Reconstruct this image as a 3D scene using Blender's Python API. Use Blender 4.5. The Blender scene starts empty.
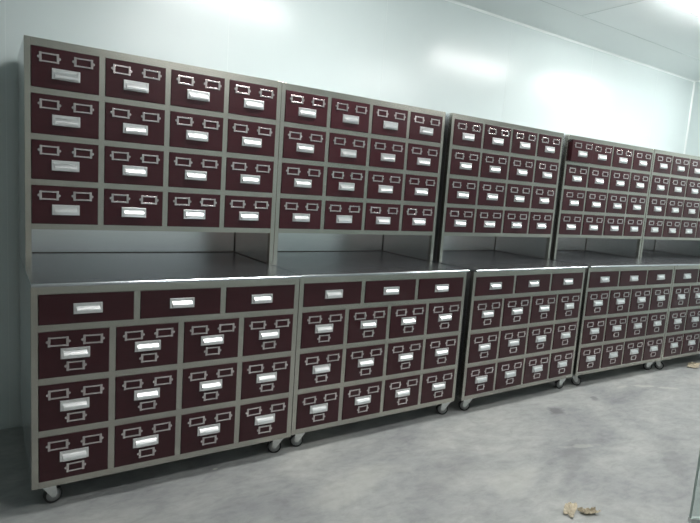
import bpy, bmesh, math, random
from mathutils import Vector, Matrix, noise

random.seed(4)
sc = bpy.context.scene
COL = sc.collection

# ------------------------------------------------------------------ dimensions (metres)
W = 1.23            # cabinet width
DEP = 0.925          # cabinet depth
UY = 0.335          # set-back of the upper drawer case
ZB = 0.105          # underside of the carcass
ZC = 1.001          # counter height
ZT = 2.027          # top of the cabinet
S, R, HL, HW = 0.0264, 0.0288, 0.2009, 0.1293     # lower stile, rail, drawer heights
SU, RU, HU, ZUB = 0.0250, 0.0257, 0.1752, 1.2139  # upper stile, rail, drawer height, bottom
WALL_Y, WALL_X, CEIL = 0.955, 6.84, 3.0
LEFT_X, FRONT_Y = -3.2, -4.8

# ------------------------------------------------------------------ materials
def new_mat(name):
    m = bpy.data.materials.new(name)
    m.use_nodes = True
    nt = m.node_tree
    return m, nt, nt.nodes['Principled BSDF']

def tex(nt, kind, scale_vec=None, coord='Object', **kw):
    tc = nt.nodes.new('ShaderNodeTexCoord')
    mp = nt.nodes.new('ShaderNodeMapping')
    if scale_vec: mp.inputs['Scale'].default_value = scale_vec
    nt.links.new(tc.outputs[coord], mp.inputs['Vector'])
    t = nt.nodes.new(kind)
    for k, v in kw.items(): t.inputs[k].default_value = v
    nt.links.new(mp.outputs['Vector'], t.inputs['Vector'])
    return t

def ramp(nt, src, stops):
    r = nt.nodes.new('ShaderNodeValToRGB')
    els = r.color_ramp.elements
    while len(els) < len(stops): els.new(0.5)
    for e, (p, c) in zip(els, stops):
        e.position = p
        e.color = (c, c, c, 1) if isinstance(c, (int, float)) else (*c, 1)
    nt.links.new(src, r.inputs['Fac'])
    return r

def metal(name, col, rough, vec=(3, 3, 160), var=0.12, bump=0.03, rv=0.06):
    m, nt, b = new_mat(name)
    b.inputs['Metallic'].default_value = 1
    t = tex(nt, 'ShaderNodeTexNoise', vec, Scale=1.0, Detail=3.0)
    lo = tuple(c * (1 - var) for c in col); hi = tuple(min(1, c * (1 + var)) for c in col)
    r = ramp(nt, t.outputs['Fac'], [(0.3, lo), (0.7, hi)])
    nt.links.new(r.outputs['Color'], b.inputs['Base Color'])
    rr = ramp(nt, t.outputs['Fac'], [(0.25, max(0.04, rough - rv)), (0.75, rough + rv)])
    if rv: nt.links.new(rr.outputs['Color'], b.inputs['Roughness'])
    else: b.inputs['Roughness'].default_value = rough
    if bump:
        bp = nt.nodes.new('ShaderNodeBump'); bp.inputs['Strength'].default_value = bump
        bp.inputs['Distance'].default_value = 0.002
        nt.links.new(t.outputs['Fac'], bp.inputs['Height'])
        nt.links.new(bp.outputs['Normal'], b.inputs['Normal'])
    return m

STEEL = metal('brushed_steel', (0.485, 0.472, 0.425), 0.26, (6, 6, 90), .03, 0, 0)
STEEL_V = metal('brushed_steel_upright', (0.50, 0.488, 0.44), 0.27, (90, 90, 5), .03, 0, 0)
SHEET = metal('steel_sheet', (0.74, 0.745, 0.75), 0.27, (1, 1, 1), .006, 0, 0)
COUNTER = metal('counter_steel', (0.54, 0.57, 0.60), 0.27, (1, 1, 1), .006, 0, 0)
CHROME = metal('polished_steel', (0.93, 0.935, 0.94), 0.30, (8, 8, 30), .01, 0, .01)
FRAME_METAL = metal('card_frame_steel', (0.66, 0.60, 0.60), 0.24, (8, 8, 8), .02, 0, 0)
ZINC = metal('zinc_plate', (0.66, 0.68, 0.67), 0.38, (60, 60, 60), .08, 0)

def paint(name, col, rough, spec=0.5, nvar=0.06, nscale=(2, 2, 60)):
    m, nt, b = new_mat(name)
    t = tex(nt, 'ShaderNodeTexNoise', nscale, Scale=1.0, Detail=4.0)
    lo = tuple(c * (1 - nvar) for c in col); hi = tuple(min(1, c * (1 + nvar)) for c in col)
    r = ramp(nt, t.outputs['Fac'], [(0.3, lo), (0.7, hi)])
    nt.links.new(r.outputs['Color'], b.inputs['Base Color'])
    b.inputs['Roughness'].default_value = rough
    b.inputs['Specular IOR Level'].default_value = spec
    return m

MAROON = paint('maroon_lacquer', (0.043, 0.009, 0.0135), 0.30, 0.4, .08, (3, 3, 120))
DARK_SEAM = paint('dark_seam', (0.075, 0.065, 0.055), 0.6)
RUBBER = paint('black_rubber', (0.012, 0.012, 0.013), 0.55)
HUB = paint('grey_nylon_hub', (0.32, 0.33, 0.33), 0.45)
BLACK = paint('dark_plastic', (0.05, 0.05, 0.05), 0.5)
WALL = paint('glossy_white_panel', (0.635, 0.72, 0.72), 0.25, 0.5, .02, (1.5, 1.5, 1.5))
CEILM = paint('ceiling_panel', (0.67, 0.725, 0.72), 0.38, 0.4, .02, (1.5, 1.5, 1.5))
TRIM = paint('white_aluminium_trim', (0.80, 0.86, 0.85), 0.3, 0.5, .01)
JOINT = paint('panel_joint', (0.66, 0.74, 0.735), 0.3, 0.5, .01)
SEAM = paint('seam_sealant', (0.50, 0.56, 0.55), 0.5, 0.4, .02)
PAPER = paint('kraft_paper', (0.52, 0.46, 0.35), 0.8, 0.2, .25, (30, 30, 30))
WOOD = paint('brown_wood', (0.70, 0.44, 0.34), 0.4, 0.4, .25, (30, 30, 2))
HOUSING = paint('lamp_housing', (0.85, 0.87, 0.87), 0.4)

def glow(name, col, strength):
    m, nt, b = new_mat(name)
    b.inputs['Base Color'].default_value = (0.9, 0.9, 0.9, 1)
    b.inputs['Emission Color'].default_value = (*col, 1)
    b.inputs['Emission Strength'].default_value = strength
    return m
LAMP = glow('fluorescent_diffuser', (1.0, 0.985, 0.965), 55.0)

def floor_material():
    m, nt, b = new_mat('bare_concrete')
    L = nt.links.new
    big = tex(nt, 'ShaderNodeTexNoise', (0.9, 1.5, 1), Scale=1.3, Detail=7.0, Roughness=0.62, Distortion=0.6)
    r1 = ramp(nt, big.outputs['Fac'], [(0.30, (0.26, 0.271, 0.279)), (0.5, (0.365, 0.378, 0.374)), (0.70, (0.49, 0.50, 0.48))])
    fine = tex(nt, 'ShaderNodeTexNoise', (3, 6, 1), Scale=3.2, Detail=9.0, Roughness=0.72, Distortion=0.4)
    r2 = ramp(nt, fine.outputs['Fac'], [(0.30, 0.80), (0.5, 0.98), (0.70, 1.12)])
    mx = nt.nodes.new('ShaderNodeMix'); mx.data_type = 'RGBA'; mx.blend_type = 'MULTIPLY'
    mx.inputs['Factor'].default_value = 1
    L(r1.outputs['Color'], mx.inputs[6]); L(r2.outputs['Color'], mx.inputs[7])
    cur = mx.outputs[2]
    # dirt marks and pale scuffs with their own shape and place
    geo = nt.nodes.new('ShaderNodeNewGeometry')
    def spot(cur, x, y, sx, sy, rot, col, amt, nz):
        mp = nt.nodes.new('ShaderNodeMapping'); mp.vector_type = 'TEXTURE'
        mp.inputs['Location'].default_value = (x, y, 0)
        mp.inputs['Rotation'].default_value = (0, 0, rot)
        mp.inputs['Scale'].default_value = (sx, sy, 1)
        L(geo.outputs['Position'], mp.inputs['Vector'])
        ln = nt.nodes.new('ShaderNodeVectorMath'); ln.operation = 'LENGTH'
        L(mp.outputs['Vector'], ln.inputs[0])
        nn = tex(nt, 'ShaderNodeTexNoise', (nz, nz, 1), Scale=1.0, Detail=5.0)
        ad = nt.nodes.new('ShaderNodeMath'); ad.operation = 'MULTIPLY_ADD'
        L(nn.outputs['Fac'], ad.inputs[0]); ad.inputs[1].default_value = 1.8
        L(ln.outputs['Value'], ad.inputs[2])
        rp = ramp(nt, ad.outputs['Value'], [(0.0, amt), (0.55, amt), (1.0, 0.0)])
        sub = nt.nodes.new('ShaderNodeMath'); sub.operation = 'SUBTRACT'
        L(ad.outputs['Value'], sub.inputs[0]); sub.inputs[1].default_value = 0.75
        L(sub.outputs['Value'], rp.inputs['Fac'])
        mm = nt.nodes.new('ShaderNodeMix'); mm.data_type = 'RGBA'
        L(rp.outputs['Color'], mm.inputs['Factor']); L(cur, mm.inputs[6])
        mm.inputs[7].default_value = (*col, 1)
        return mm.outputs[2]
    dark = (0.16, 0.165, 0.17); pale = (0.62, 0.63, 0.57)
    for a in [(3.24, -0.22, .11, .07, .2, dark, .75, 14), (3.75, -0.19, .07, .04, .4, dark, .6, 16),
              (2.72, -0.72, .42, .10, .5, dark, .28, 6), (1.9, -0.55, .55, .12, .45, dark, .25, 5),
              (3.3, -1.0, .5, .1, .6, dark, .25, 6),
              (4.45, -0.18, .16, .035, -.5, pale, .45, 16), (4.62, -0.30, .13, .035, -.6, pale, .45, 16),
              (4.25, -0.12, .10, .03, .1, pale, .35, 16), (2.9, -0.66, .16, .035, -.3, pale, .3, 16),
              (1.35, -0.42, .5, .14, .2, pale, .25, 5), (2.2, -0.75, .35, .12, .2, pale, .25, 5),
              (0.82, 0.03, .02, .012, 0, pale, .9, 20)]:
        cur = spot(cur, *a)
    L(cur, b.inputs['Base Color'])
    b.inputs['Roughness'].default_value = 0.62
    b.inputs['Specular IOR Level'].default_value = 0.35
    bp = nt.nodes.new('ShaderNodeBump'); bp.inputs['Strength'].default_value = 0.15
    bp.inputs['Distance'].default_value = 0.004
    L(fine.outputs['Fac'], bp.inputs['Height']); L(bp.outputs['Normal'], b.inputs['Normal'])
    return m
FLOOR = floor_material()

def glass_material():
    m, nt, b = new_mat('green_tinted_glass')
    b.inputs['Base Color'].default_value = (0.84, 0.93, 0.90, 1)
    b.inputs['Transmission Weight'].default_value = 1.0
    b.inputs['Roughness'].default_value = 0.05
    b.inputs['IOR'].default_value = 1.08
    return m
GLASS = glass_material()
EDGE = paint('green_glass_edge', (0.27, 0.34, 0.31), 0.3)

# ------------------------------------------------------------------ mesh helpers
def box(bm, x0, x1, y0, y1, z0, z1, mi=0, bevel=0.0):
    vs = [bm.verts.new((x, y, z)) for x in (x0, x1) for y in (y0, y1) for z in (z0, z1)]
    idx = [(0, 1, 3, 2), (4, 6, 7, 5), (0, 4, 5, 1), (2, 3, 7, 6), (0, 2, 6, 4), (1, 5, 7, 3)]
    fs = [bm.faces.new([vs[i] for i in f]) for f in idx]
    for f in fs: f.material_index = mi
    if bevel:
        es = list({e for f in fs for e in f.edges})
        r = bmesh.ops.bevel(bm, geom=es, offset=bevel, segments=2, affect='EDGES', profile=0.5)
        for f in r['faces']: f.material_index = mi
    return vs

def prism(bm, prof, x0, x1, mi=0, smooth=False):
    """profile of (y, z) points, extruded along x"""
    a = [bm.verts.new((x0, y, z)) for y, z in prof]
    b = [bm.verts.new((x1, y, z)) for y, z in prof]
    n = len(prof)
    fs = [bm.faces.new((a[i], a[(i + 1) % n], b[(i + 1) % n], b[i])) for i in range(n)]
    for f in fs: f.smooth = smooth
    fs += [bm.faces.new(a[::-1]), bm.faces.new(b)]
    for f in fs: f.material_index = mi

def lathe_x(bm, prof, cx, cy, cz, n=28, mi=0):
    """closed ring profile of (x, r) turned about the x axis"""
    rings = []
    for k in range(n):
        a = 2 * math.pi * k / n
        rings.append([bm.verts.new((cx + x, cy + r * math.cos(a), cz + r * math.sin(a))) for x, r in prof])
    m = len(prof)
    for k in range(n):
        A, B = rings[k], rings[(k + 1) % n]
        for i in range(m):
            f = bm.faces.new((A[i], A[(i + 1) % m], B[(i + 1) % m], B[i]))
            f.material_index = mi; f.smooth = True

def disc_z(bm, cx, cy, z0, z1, r, n=20, mi=0):
    a = [bm.verts.new((cx + r * math.cos(2 * math.pi * k / n), cy + r * math.sin(2 * math.pi * k / n), z0)) for k in range(n)]
    b = [bm.verts.new((v.co.x, v.co.y, z1)) for v in a]
    for k in range(n):
        f = bm.faces.new((a[k], a[(k + 1) % n], b[(k + 1) % n], b[k])); f.material_index = mi
    bm.faces.new(a[::-1]).material_index = mi; bm.faces.new(b).material_index = mi

def disc_y(bm, cx, cz, y0, y1, r, n=10, mi=0):
    a = [bm.verts.new((cx + r * math.cos(2 * math.pi * k / n), y0, cz + r * math.sin(2 * math.pi * k / n))) for k in range(n)]
    b = [bm.verts.new((v.co.x, y1, v.co.z)) for v in a]
    for k in range(n):
        bm.faces.new((a[k], a[(k + 1) % n], b[(k + 1) % n], b[k])).material_index = mi
    bm.faces.new(a[::-1]).material_index = mi; bm.faces.new(b).material_index = mi

def mesh(name, bm, mats):
    bmesh.ops.recalc_face_normals(bm, faces=bm.faces[:])
    me = bpy.data.meshes.new(name); bm.to_mesh(me); bm.free()
    for m in (mats if isinstance(mats, (list, tuple)) else [mats]): me.materials.append(m)
    return me

def put(name, me, parent=None, loc=(0, 0, 0), rot=(0, 0, 0)):
    o = bpy.data.objects.new(name, me); COL.objects.link(o)
    o.location = loc; o.rotation_euler = rot
    if parent: o.parent = parent
    return o

def thing(o, label, cat, group=None):
    o['label'] = label; o['category'] = cat
    if group: o['group'] = group
    return o

def struct(o):
    o['kind'] = 'structure'; return o

def empty(name, loc, rz=0):
    o = bpy.data.objects.new(name, None); COL.objects.link(o)
    o.location = loc; o.rotation_euler = (0, 0, rz); o.empty_display_size = .1
    return o

def part_box(name, mat, parent, *dims, bevel=0.0):
    bm = bmesh.new(); box(bm, *dims, bevel=bevel)
    return put(name, mesh(name, bm, mat), parent)

# ------------------------------------------------------------------ the room
bm = bmesh.new(); box(bm, LEFT_X - .1, WALL_X + .1, FRONT_Y - .1, WALL_Y + .1, -.1, 0)
struct(put('floor', mesh('floor', bm, FLOOR)))
bm = bmesh.new(); box(bm, LEFT_X - .1, WALL_X + .1, FRONT_Y - .1, WALL_Y + .1, CEIL, CEIL + .1)
# panel joints of the ceiling
box(bm, LEFT_X, WALL_X, .467, .473, CEIL - .0015, CEIL + .01, 1)
for y in (-.71, -1.89, -3.07, -4.25): box(bm, LEFT_X, WALL_X, y - .003, y + .003, CEIL - .0015, CEIL + .01, 1)
for x in (-1.95, 3.95): box(bm, x - .003, x + .003, FRONT_Y, .467, CEIL - .0015, CEIL + .01, 1)
struct(put('ceiling', mesh('ceiling', bm, [CEILM, SEAM])))
bm = bmesh.new(); box(bm, LEFT_X - .1, WALL_X + .1, WALL_Y, WALL_Y + .1, 0, CEIL)
for x in (-2.43, -1.24, -.05, 1.142, 2.345, 3.68, 4.86, 6.05):     # panel joints
    box(bm, x - .002, x + .002, WALL_Y - .0008, WALL_Y + .01, .0, CEIL - .03, 1)
struct(put('wall_back', mesh('wall_back', bm, [WALL, JOINT])))
bm = bmesh.new(); box(bm, WALL_X, WALL_X + .1, FRONT_Y, WALL_Y, 0, CEIL)
for y in (-.25, -1.43, -2.61, -3.79): box(bm, WALL_X - .0012, WALL_X + .01, y - .004, y + .004, 0, CEIL - .03, 1)
struct(put('wall_right', mesh('wall_right', bm, [WALL, JOINT])))
bm = bmesh.new(); box(bm, LEFT_X - .1, LEFT_X, FRONT_Y, WALL_Y, 0, CEIL)
struct(put('wall_left', mesh('wall_left', bm, WALL)))
bm = bmesh.new(); box(bm, LEFT_X - .1, WALL_X + .1, FRONT_Y - .1, FRONT_Y, 0, CEIL)
struct(put('wall_front', mesh('wall_front', bm, WALL)))
# wooden double door added unseen behind the camera to warm the steel niches' reflections
bm = bmesh.new(); D0, D1, DH = -2.1, -.1, 2.1
for a, b_ in ((D0, D0 + .06), (D1 - .06, D1)): box(bm, a, b_, FRONT_Y, FRONT_Y + .05, 0, DH + .06, 0, .004)
box(bm, D0 + .06, D1 - .06, FRONT_Y, FRONT_Y + .05, DH, DH + .06, 0, .004)
mid = (D0 + D1) / 2
for a, b_ in ((D0 + .064, mid - .002), (mid + .002, D1 - .064)):
    box(bm, a, b_, FRONT_Y, FRONT_Y + .035, .006, DH - .004, 0, .002)
    for z0, z1 in ((.15, .95), (1.1, 1.95)): box(bm, a + .12, b_ - .12, FRONT_Y + .034, FRONT_Y + .043, z0, z1, 0, .004)
d = struct(put('added_door_1', mesh('added_door_1', bm, WOOD)))
for s_ in (-1, 1):
    bm = bmesh.new(); x = mid + s_ * .06
    box(bm, x - .02, x + .02, FRONT_Y + .035, FRONT_Y + .039, .95, 1.10); box(bm, x - .008, x + .008, FRONT_Y + .038, FRONT_Y + .08, 1.02, 1.036, 0, .002)
    xa, xb = sorted((x, x + s_ * .12)); box(bm, xa, xb, FRONT_Y + .066, FRONT_Y + .08, 1.018, 1.038, 0, .004)
    put('added_door_handle', mesh('added_door_handle', bm, CHROME), d)
# aluminium angle trims where the panels meet
bm = bmesh.new()
prism(bm, [(WALL_Y, CEIL), (WALL_Y - .014, CEIL), (WALL_Y - .011, CEIL - .004), (WALL_Y - .004, CEIL - .011), (WALL_Y, CEIL - .014)], LEFT_X, WALL_X)
struct(put('trim_1', mesh('trim_1', bm, TRIM)))
bm = bmesh.new()
c = .014
vs = [(WALL_X, FRONT_Y, CEIL), (WALL_X - c, FRONT_Y, CEIL), (WALL_X, FRONT_Y, CEIL - c)]
A = [bm.verts.new(v) for v in vs]; B = [bm.verts.new((v[0], WALL_Y, v[2])) for v in vs]
for i in range(3): bm.faces.new((A[i], A[(i + 1) % 3], B[(i + 1) % 3], B[i]))
struct(put('trim_2', mesh('trim_2', bm, TRIM)))
bm = bmesh.new()
vs = [(WALL_X, WALL_Y, 0), (WALL_X - c, WALL_Y, 0), (WALL_X, WALL_Y - c, 0)]
A = [bm.verts.new(v) for v in vs]; B = [bm.verts.new((v[0], v[1], CEIL)) for v in vs]
for i in range(3): bm.faces.new((A[i], A[(i + 1) % 3], B[(i + 1) % 3], B[i]))
struct(put('trim_3', mesh('trim_3', bm, TRIM)))

# ------------------------------------------------------------------ ceiling lamps
bm = bmesh.new(); box(bm, -.62, .62, -.075, .075, -.035, 0, bevel=.004)
ME_HOUSING = mesh('housing', bm, HOUSING)
bm = bmesh.new()
prof = [(.066 * math.cos(a), -.035 - .036 * math.sin(a)) for a in [math.pi * k / 12 for k in range(13)]]
prism(bm, prof, -.59, .59, smooth=True)
ME_DIFF = mesh('diffuser', bm, LAMP)
bm = bmesh.new(); prof = [(.07 * math.cos(a), -.035 - .04 * math.sin(a)) for a in [math.pi * k / 12 for k in range(13)]]
prism(bm, prof, -.012, .012)
ME_CAP = mesh('end_cap', bm, HOUSING)
def lamp(x, y, label):
    r = thing(empty('ceiling_lamp', (x, y, CEIL)), label, 'ceiling light', 'fluorescent lamps on the ceiling')
    put('housing', ME_HOUSING, r); put('diffuser', ME_DIFF, r)
    for s in (-1, 1): put('end_cap', ME_CAP, r, (s * .602, 0, 0))
lamp(4.42, -.30, 'lit white fluorescent lamp on the ceiling at the upper right corner of the photo')
lamp(1.52, -.30, 'lit white fluorescent lamp on the ceiling above the nearest cabinets')
lamp(6.15, -.24, 'lit white fluorescent lamp on the ceiling close to the far right wall')
lamp(1.52, -1.90, 'lit white fluorescent lamp on the ceiling behind the camera, nearer the added brown door')
lamp(4.42, -1.90, 'lit white fluorescent lamp on the ceiling behind the camera, farther from the added brown door')

# ------------------------------------------------------------------ shared cabinet pieces
def drawer_front(w, h):
    bm = bmesh.new(); g = .0016
    box(bm, -w / 2 + g, w / 2 - g, -.004, .016, -h / 2 + g, h / 2 - g, bevel=.0015)
    return mesh('drawer', bm, MAROON)
CWL = (W - 5 * S) / 4; CWW = (W - 4 * S) / 3; CWU = (W - 5 * SU) / 4
ME_DL, ME_DW, ME_DU = drawer_front(CWL, HL), drawer_front(CWW, HW), drawer_front(CWU, HU)

def make_handle(w=.114, h=.047):
    """card-frame cup pull: plate, raised side posts, card slot and a curled lip"""
    bm = bmesh.new(); hh = h / 2
    box(bm, -w / 2, w / 2, -.003, 0, -hh, hh, bevel=.0008)
    for s in (-1, 1):
        xa, xb = sorted((s * w / 2, s * (w / 2 - .011)))
        box(bm, xa, xb, -.006, -.002, -hh + .001, hh - .001, bevel=.0012)
        for z in (-.014, .014): disc_y(bm, s * (w / 2 - .0055), z, -.0075, -.005, .0026)
        # cheek closing the lip
        xa, xb = sorted((s * (w / 2 - .011), s * (w / 2 - .0125)))
        prism(bm, [(-.002, .009), (-.0065, .006), (-.0145, -.005), (-.0157, -.009), (-.0155, -.0185), (-.002, -.0185)], xa, xb)
    x = w / 2 - .012
    box(bm, -x, x, -.0055, -.002, hh - .0045, hh - .0005, bevel=.0008)
    outer = [(-.002, .0105), (-.0055, .0090), (-.0095, .0050), (-.0155, -.0040), (-.0168, -.0090), (-.0165, -.0165), (-.0155, -.0190)]
    inner = [(-.0145, -.0175), (-.0150, -.0160), (-.0152, -.0090), (-.0140, -.0044), (-.0085, .0040), (-.0050, .0072), (-.002, .0080)]
    prism(bm, outer + inner, -x, x, smooth=False)
    return mesh('handle', bm, CHROME)
ME_HANDLE = make_handle()

def make_holder(w=.089, h=.041, t=.0105):
    """empty card frame with a screw ear at either end"""
    bm = bmesh.new(); a, b = w / 2 - .005, h / 2
    box(bm, -a, a, -.004, 0, b - .0075, b, bevel=.001)
    box(bm, -a, a, -.004, 0, -b, -b + .0075, bevel=.001)
    for s in (-1, 1):
        xa, xb = sorted((s * a, s * (a - t)))
        box(bm, xa, xb, -.0048, 0, -b - .001, b + .001, bevel=.001)
        disc_y(bm, s * (a + .001), 0, -.003, 0, .0065, 14)
        disc_y(bm, s * (a + .002), 0, -.0048, -.002, .003, 10)
    return mesh('label_holder', bm, FRAME_METAL)
ME_HOLD = make_holder()
ME_HOLD_S = make_holder(.082, .040)

WR = .0385
def make_wheel():
    bm = bmesh.new()
    lathe_x(bm, [(-.012, WR - .008), (-.0125, WR - .003), (-.009, WR), (.009, WR), (.0125, WR - .003), (.012, WR - .008)], 0, 0, 0, 32, 0)
    lathe_x(bm, [(-.010, .006), (-.012, .012), (-.0085, .016), (-.0085, WR - .007), (.0085, WR - .007), (.0085, .016), (.012, .012), (.010, .006)], 0, 0, 0, 32, 1)
    lathe_x(bm, [(-.019, .0005), (-.019, .0062), (.019, .0062), (.019, .0005)], 0, 0, 0, 14, 2)
    return mesh('wheel', bm, [RUBBER, HUB, ZINC])
ME_WHEEL = make_wheel()

def make_fork():
    """top plate, swivel cup and two cheeks leaning back to the axle (origin on the swivel axis, z = 0 at the floor)"""
    bm = bmesh.new()
    box(bm, -.036, .036, -.030, .030, ZB - .003, ZB, bevel=.0008)
    disc_z(bm, 0, 0, ZB - .012, ZB - .003, .023)
    disc_z(bm, 0, 0, ZB - .019, ZB - .012, .019)
    ay, az = .024, WR
    for s in (-1, 1):
        x0, x1 = sorted((s * .0145, s * .017))
        prism(bm, [(-.029, ZB - .008), (.031, ZB - .008), (ay + .013, az + .004), (ay + .007, az - .008), (ay - .006, az - .008), (ay - .013, az)], x0, x1)
    box(bm, -.017, .017, -.029, .029, ZB - .011, ZB - .008)
    return mesh('caster', bm, ZINC)
ME_FORK = make_fork()

def lower_frame():
    bm = bmesh.new(); t = .030; z0 = ZB; z1 = ZC - .014
    rows = [ZB + k * (HL + R) for k in range(4)]               # lower edge of rails 0..3
    top0 = rows[3] + R + HW
    for x in (0, W - S): box(bm, x, x + S, 0, t, z0, z1, 1, .0012)
    for z in rows: box(bm, S, W - S, .0004, t, z, z + R)
    box(bm, S, W - S, .0004, t, top0, z1)
    for k in range(1, 4):
        x = k * (CWL + S)
        for r in range(3): box(bm, x, x + S, .0008, t, rows[r] + R, rows[r + 1], 1)
    for k in range(1, 3):
        x = k * (CWW + S); box(bm, x, x + S, .0008, t, rows[3] + R, top0, 1)
    return mesh('face_frame', bm, [STEEL, STEEL_V])

def upper_frame():
    bm = bmesh.new(); t = .030
    for x in (0, W - SU): box(bm, x, x + SU, UY, UY + t, ZC, ZT, 1, .0012)
    z = ZUB - RU; zs = []
    for k in range(5):
        zs.append(z); zt = min(z + RU, ZT - .0004) if k < 4 else ZT - .0006
        box(bm, SU, W - SU, UY + .0004, UY + t, z, zt); z += RU + HU
    for k in range(1, 4):
        x = k * (CWU + SU)
        for r in range(4): box(bm, x, x + SU, UY + .0008, UY + t, zs[r] + RU, zs[r + 1], 1)
    return mesh('face_frame', bm, [STEEL, STEEL_V])

def counter_mesh():
    bm = bmesh.new(); y0 = -.022
    prism(bm, [(y0 + .004, ZC), (DEP, ZC), (DEP, ZC - .012), (.012, ZC - .012), (.010, ZC - .014), (y0 + .003, ZC - .014), (y0, ZC - .010), (y0, ZC - .004)], 0.0005, W - .0005)
    return mesh('countertop', bm, COUNTER)

def bx(name, mat, *d, bevel=0):
    bm = bmesh.new(); box(bm, *d, bevel=bevel); return mesh(name, bm, mat)
ME_LF, ME_UF, ME_CT = lower_frame(), upper_frame(), counter_mesh()
T = .0015
PANELS = [('side_panel', bx('side_panel', SHEET, .0008, .0008 + T, .03, DEP, ZB, ZC - .014)),
          ('side_panel', bx('side_panel', SHEET, W - .0008 - T, W - .0008, .03, DEP, ZB, ZC - .014)),
          ('side_panel', bx('side_panel', SHEET, .0008, .0008 + T, UY + .03, DEP, ZC, ZT - .002)),
          ('side_panel', bx('side_panel', SHEET, W - .0008 - T, W - .0008, UY + .03, DEP, ZC, ZT - .002)),
          ('back_panel', bx('back_panel', SHEET, .003, W - .003, DEP - T, DEP, ZB, ZC - .014)),
          ('back_panel', bx('back_panel', SHEET, .003, W - .003, DEP - T, DEP, ZC, ZT - .002)),
          ('bottom_panel', bx('bottom_panel', SHEET, .003, W - .003, .03, DEP - T, ZB, ZB + .002)),
          ('shelf_panel', bx('shelf_panel', SHEET, .003, W - .003, UY + .03, DEP - T, ZUB - RU, ZUB - RU + .002)),
          ('corner_seam', bx('corner_seam', DARK_SEAM, .004, W - .004, DEP - .0035, DEP - T - .0001, ZC + .0002, ZC + .004)),  # thin dark strips drawn along the niche's inner corners
          ('corner_seam', bx('corner_seam', DARK_SEAM, W - .0008 - T - .004, W - .0008 - T, DEP - .0055, DEP - T, ZC + .004, ZUB - RU)),
          ('corner_seam', bx('corner_seam', DARK_SEAM, W - .0008 - T - .003, W - .0008 - T, UY + .031, DEP - .006, ZC + .0002, ZC + .003)),
          ('top_panel', bx('top_panel', SHEET, .0008, W - .0008, UY + .0306, DEP, ZT - .002, ZT))]

def drawer_box_mesh(w, h, d):
    bm = bmesh.new(); a = w / 2 - .006; z0, z1 = -h / 2 + .006, h / 2 - .02
    box(bm, -a, -a + .0015, .016, d, z0, z1); box(bm, a - .0015, a, .016, d, z0, z1)
    box(bm, -a + .0015, a - .0015, d - .0015, d, z0, z1); box(bm, -a + .0015, a - .0015, .016, d - .0015, z0, z0 + .0015)
    return mesh('drawer_box', bm, MAROON)
ME_DBOX = drawer_box_mesh(CWU, HU, .42)

rnd = random.Random(11)
def cabinet(x, y, yaw, label, pulled=(), casters=()):
    """(x, y) is the front left corner of the lower case; the Empty stands at the middle of the base"""
    hx, hy = W / 2, DEP / 2
    ca, sa = math.cos(yaw), math.sin(yaw)
    root = empty('drawer_cabinet', (x + hx * ca - hy * sa, y + hx * sa + hy * ca, 0), yaw)
    thing(root, label, 'drawer cabinet', 'drawer cabinets along the wall')
    o = (-hx, -hy, 0)
    put('face_frame', ME_LF, root, o); put('face_frame', ME_UF, root, o); put('countertop', ME_CT, root, o)
    for n, me in PANELS: put(n, me, root, o)
    def drawer(me, px, py, pz, holders, hz, pull=0.0):
        d = put('drawer', me, root, (px - hx, py - hy - pull, pz))
        j = lambda s: rnd.uniform(-s, s)
        put('handle', ME_HANDLE, d, (j(.0015), -.004, hz + j(.001)), (0, j(.008), 0))
        for (lx, lz, m) in holders:
            put('label_holder', m, d, (lx + j(.0015), -.004, lz + j(.001)), (j(.03), j(.012), j(.035)))
        return d
    for c_ in range(4):
        for r in range(4):
            px = SU + c_ * (CWU + SU) + CWU / 2; pz = ZUB + (3 - r) * (HU + RU) + HU / 2
            pull = dict(pulled).get((c_, r), 0.0)
            d = drawer(ME_DU, px, UY, pz, [(-.245 * CWU, .25 * HU, ME_HOLD), (.255 * CWU, .25 * HU, ME_HOLD)], -.12 * HU, pull)
            if pull: put('drawer_box', ME_DBOX, d)
        for r in range(3):
            px = S + c_ * (CWL + S) + CWL / 2; pz = ZB + R + (2 - r) * (HL + R) + HL / 2
            drawer(ME_DL, px, 0, pz, [(-.232 * CWL, .285 * HL, ME_HOLD), (.26 * CWL, .285 * HL, ME_HOLD), (.012 * CWL, -.265 * HL, ME_HOLD_S)], .01 * HL)
    for c_ in range(3):
        px = S + c_ * (CWW + S) + CWW / 2
        drawer(ME_DW, px, 0, ZB + 3 * (HL + R) + R + HW / 2, [], 0)
    spots = list(casters) + [(.085, DEP - .08, .4), (W - .085, DEP - .08, -.5)]
    for (cx, cy, a) in spots:
        f = put('caster', ME_FORK, root, (cx - hx, cy - hy, 0), (0, 0, a))
        put('wheel', ME_WHEEL, f, (0, .024, WR))
    return root

cabinet(0, 0, 0, 'stainless steel cabinet of maroon drawers nearest the camera, leftmost of the row', casters=((.062, .055, -1.4), (W - .042, .056, 1.2)))
cabinet(1.2405, .0140, .0058, 'second maroon drawer cabinet from the left, standing flush against the nearest one', casters=((.093, .056, 1.2), (W - .028, .048, 1.1)))
cabinet(2.5175, .0021, .0127, 'middle maroon drawer cabinet of the row, dark gap on its left side', casters=((.118, .050, 1.0), (W - .042, .056, 1.25)))
cabinet(3.801, .0258, -.0310, 'fourth maroon drawer cabinet from the left, its top left drawer slightly pulled out', pulled=[((0, 0), .028)], casters=((.080, .070, 3.6), (W - .060, .060, .9)))
cabinet(5.0305, -.0150, -.0399, 'farthest maroon drawer cabinet, cut off by the right edge of the photo', casters=((.055, .070, 3.5), (W - .060, .060, .4)))

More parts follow.
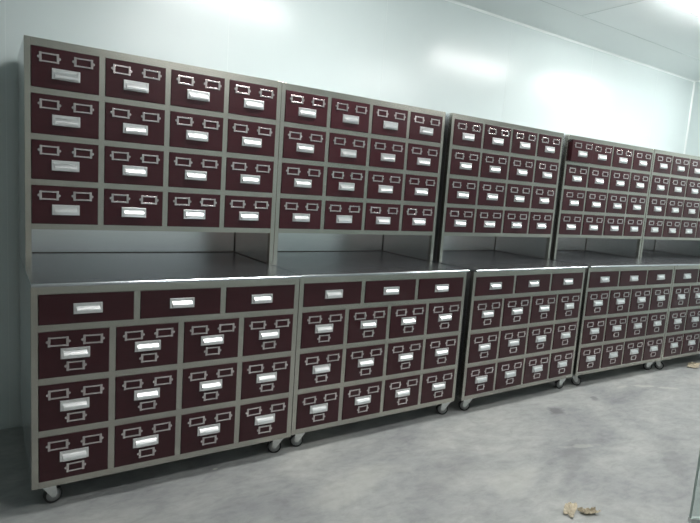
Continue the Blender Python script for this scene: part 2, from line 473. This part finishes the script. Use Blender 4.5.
# ------------------------------------------------------------------ litter on the floor
def scrap(name, loc, rz, w, d, curl, label, seed):
    bm = bmesh.new(); nx, ny = 14, 10; rr = random.Random(seed)
    g = [[None] * (ny + 1) for _ in range(nx + 1)]
    for i in range(nx + 1):
        for k in range(ny + 1):
            u, v = i / nx - .5, k / ny - .5
            e = 1 + .35 * noise.noise(Vector((u * 3 + seed, v * 3, 1)))
            z = abs(noise.noise(Vector((u * 4.5, v * 4.5, seed)))) * curl + (u * u + v * v) * curl * .8
            g[i][k] = bm.verts.new((u * w * e, v * d * e * (1 - .6 * abs(u)), z + .001))
    for i in range(nx):
        for k in range(ny):
            bm.faces.new((g[i][k], g[i + 1][k], g[i + 1][k + 1], g[i][k + 1]))
    bmesh.ops.recalc_face_normals(bm, faces=bm.faces[:])
    lo = min(v.co.z for v in bm.verts)
    for v in bm.verts: v.co.z -= lo - .0016
    bmesh.ops.solidify(bm, geom=bm.faces[:], thickness=.0014)
    lo = min(v.co.z for v in bm.verts)
    for v in bm.verts: v.co.z -= lo
    return thing(put(name, mesh(name, bm, PAPER), None, loc, (0, 0, rz)), label, 'paper scrap')
scrap('paper_scrap', (5.56, -.06, 0), .3, .22, .09, .025, 'crumpled tan paper scrap on the floor under the farthest cabinet', 3)
scrap('paper_scrap', (2.205, -1.075, 0), .45, .13, .055, .018, 'crumpled tan paper scrap on the bare floor at bottom right, left one of the two', 8)
scrap('paper_scrap', (2.26, -1.135, 0), -.4, .085, .045, .03, 'small curled tan paper scrap on bare floor at bottom right, right of the two', 5)

# ------------------------------------------------------------------ glass sheet cutting in at the lower right
g = thing(empty('glass_panel', (2.655, -1.41, 0), -.5), 'greenish glass panel standing on the floor at the lower right edge of the photo', 'glass panel')
part_box('pane', GLASS, g, .004, .9, -.004, .004, .02, 1.9)
part_box('bottom_rail', ZINC, g, 0, .9, -.012, .012, 0, .02)
part_box('edge_strip', EDGE, g, 0, .004, -.005, .005, .02, 1.9)

# ------------------------------------------------------------------ world, camera, view
w = bpy.data.worlds.new('world'); sc.world = w; w.use_nodes = True
w.node_tree.nodes['Background'].inputs['Color'].default_value = (.05, .055, .055, 1)
w.node_tree.nodes['Background'].inputs['Strength'].default_value = 1.0

r_ = Vector((0.83640441, -0.54380654, 0.0685719)); u_ = Vector((0.01335078, 0.14528118, 0.98930033)); f_ = Vector((0.54795019, 0.82653967, -0.12877406))
cd = bpy.data.cameras.new('camera'); co = bpy.data.objects.new('camera', cd); COL.objects.link(co)
M = Matrix.Identity(4)
for i in range(3): M[i][0], M[i][1], M[i][2] = r_[i], u_[i], -f_[i]
M.translation = Vector((-0.14859, -2.54565, 1.46596))
co.matrix_world = M
cd.sensor_fit = 'HORIZONTAL'; cd.sensor_width = 36; cd.lens = 555.35 / 700 * 36; cd.clip_start = .02
sc.camera = co
vs_ = sc.view_settings
sc.display_settings.display_device = 'sRGB'
vs_.view_transform = 'Standard'; vs_.look = 'None'; vs_.gamma = 1; vs_.use_curve_mapping = False
vs_.exposure = 0.0
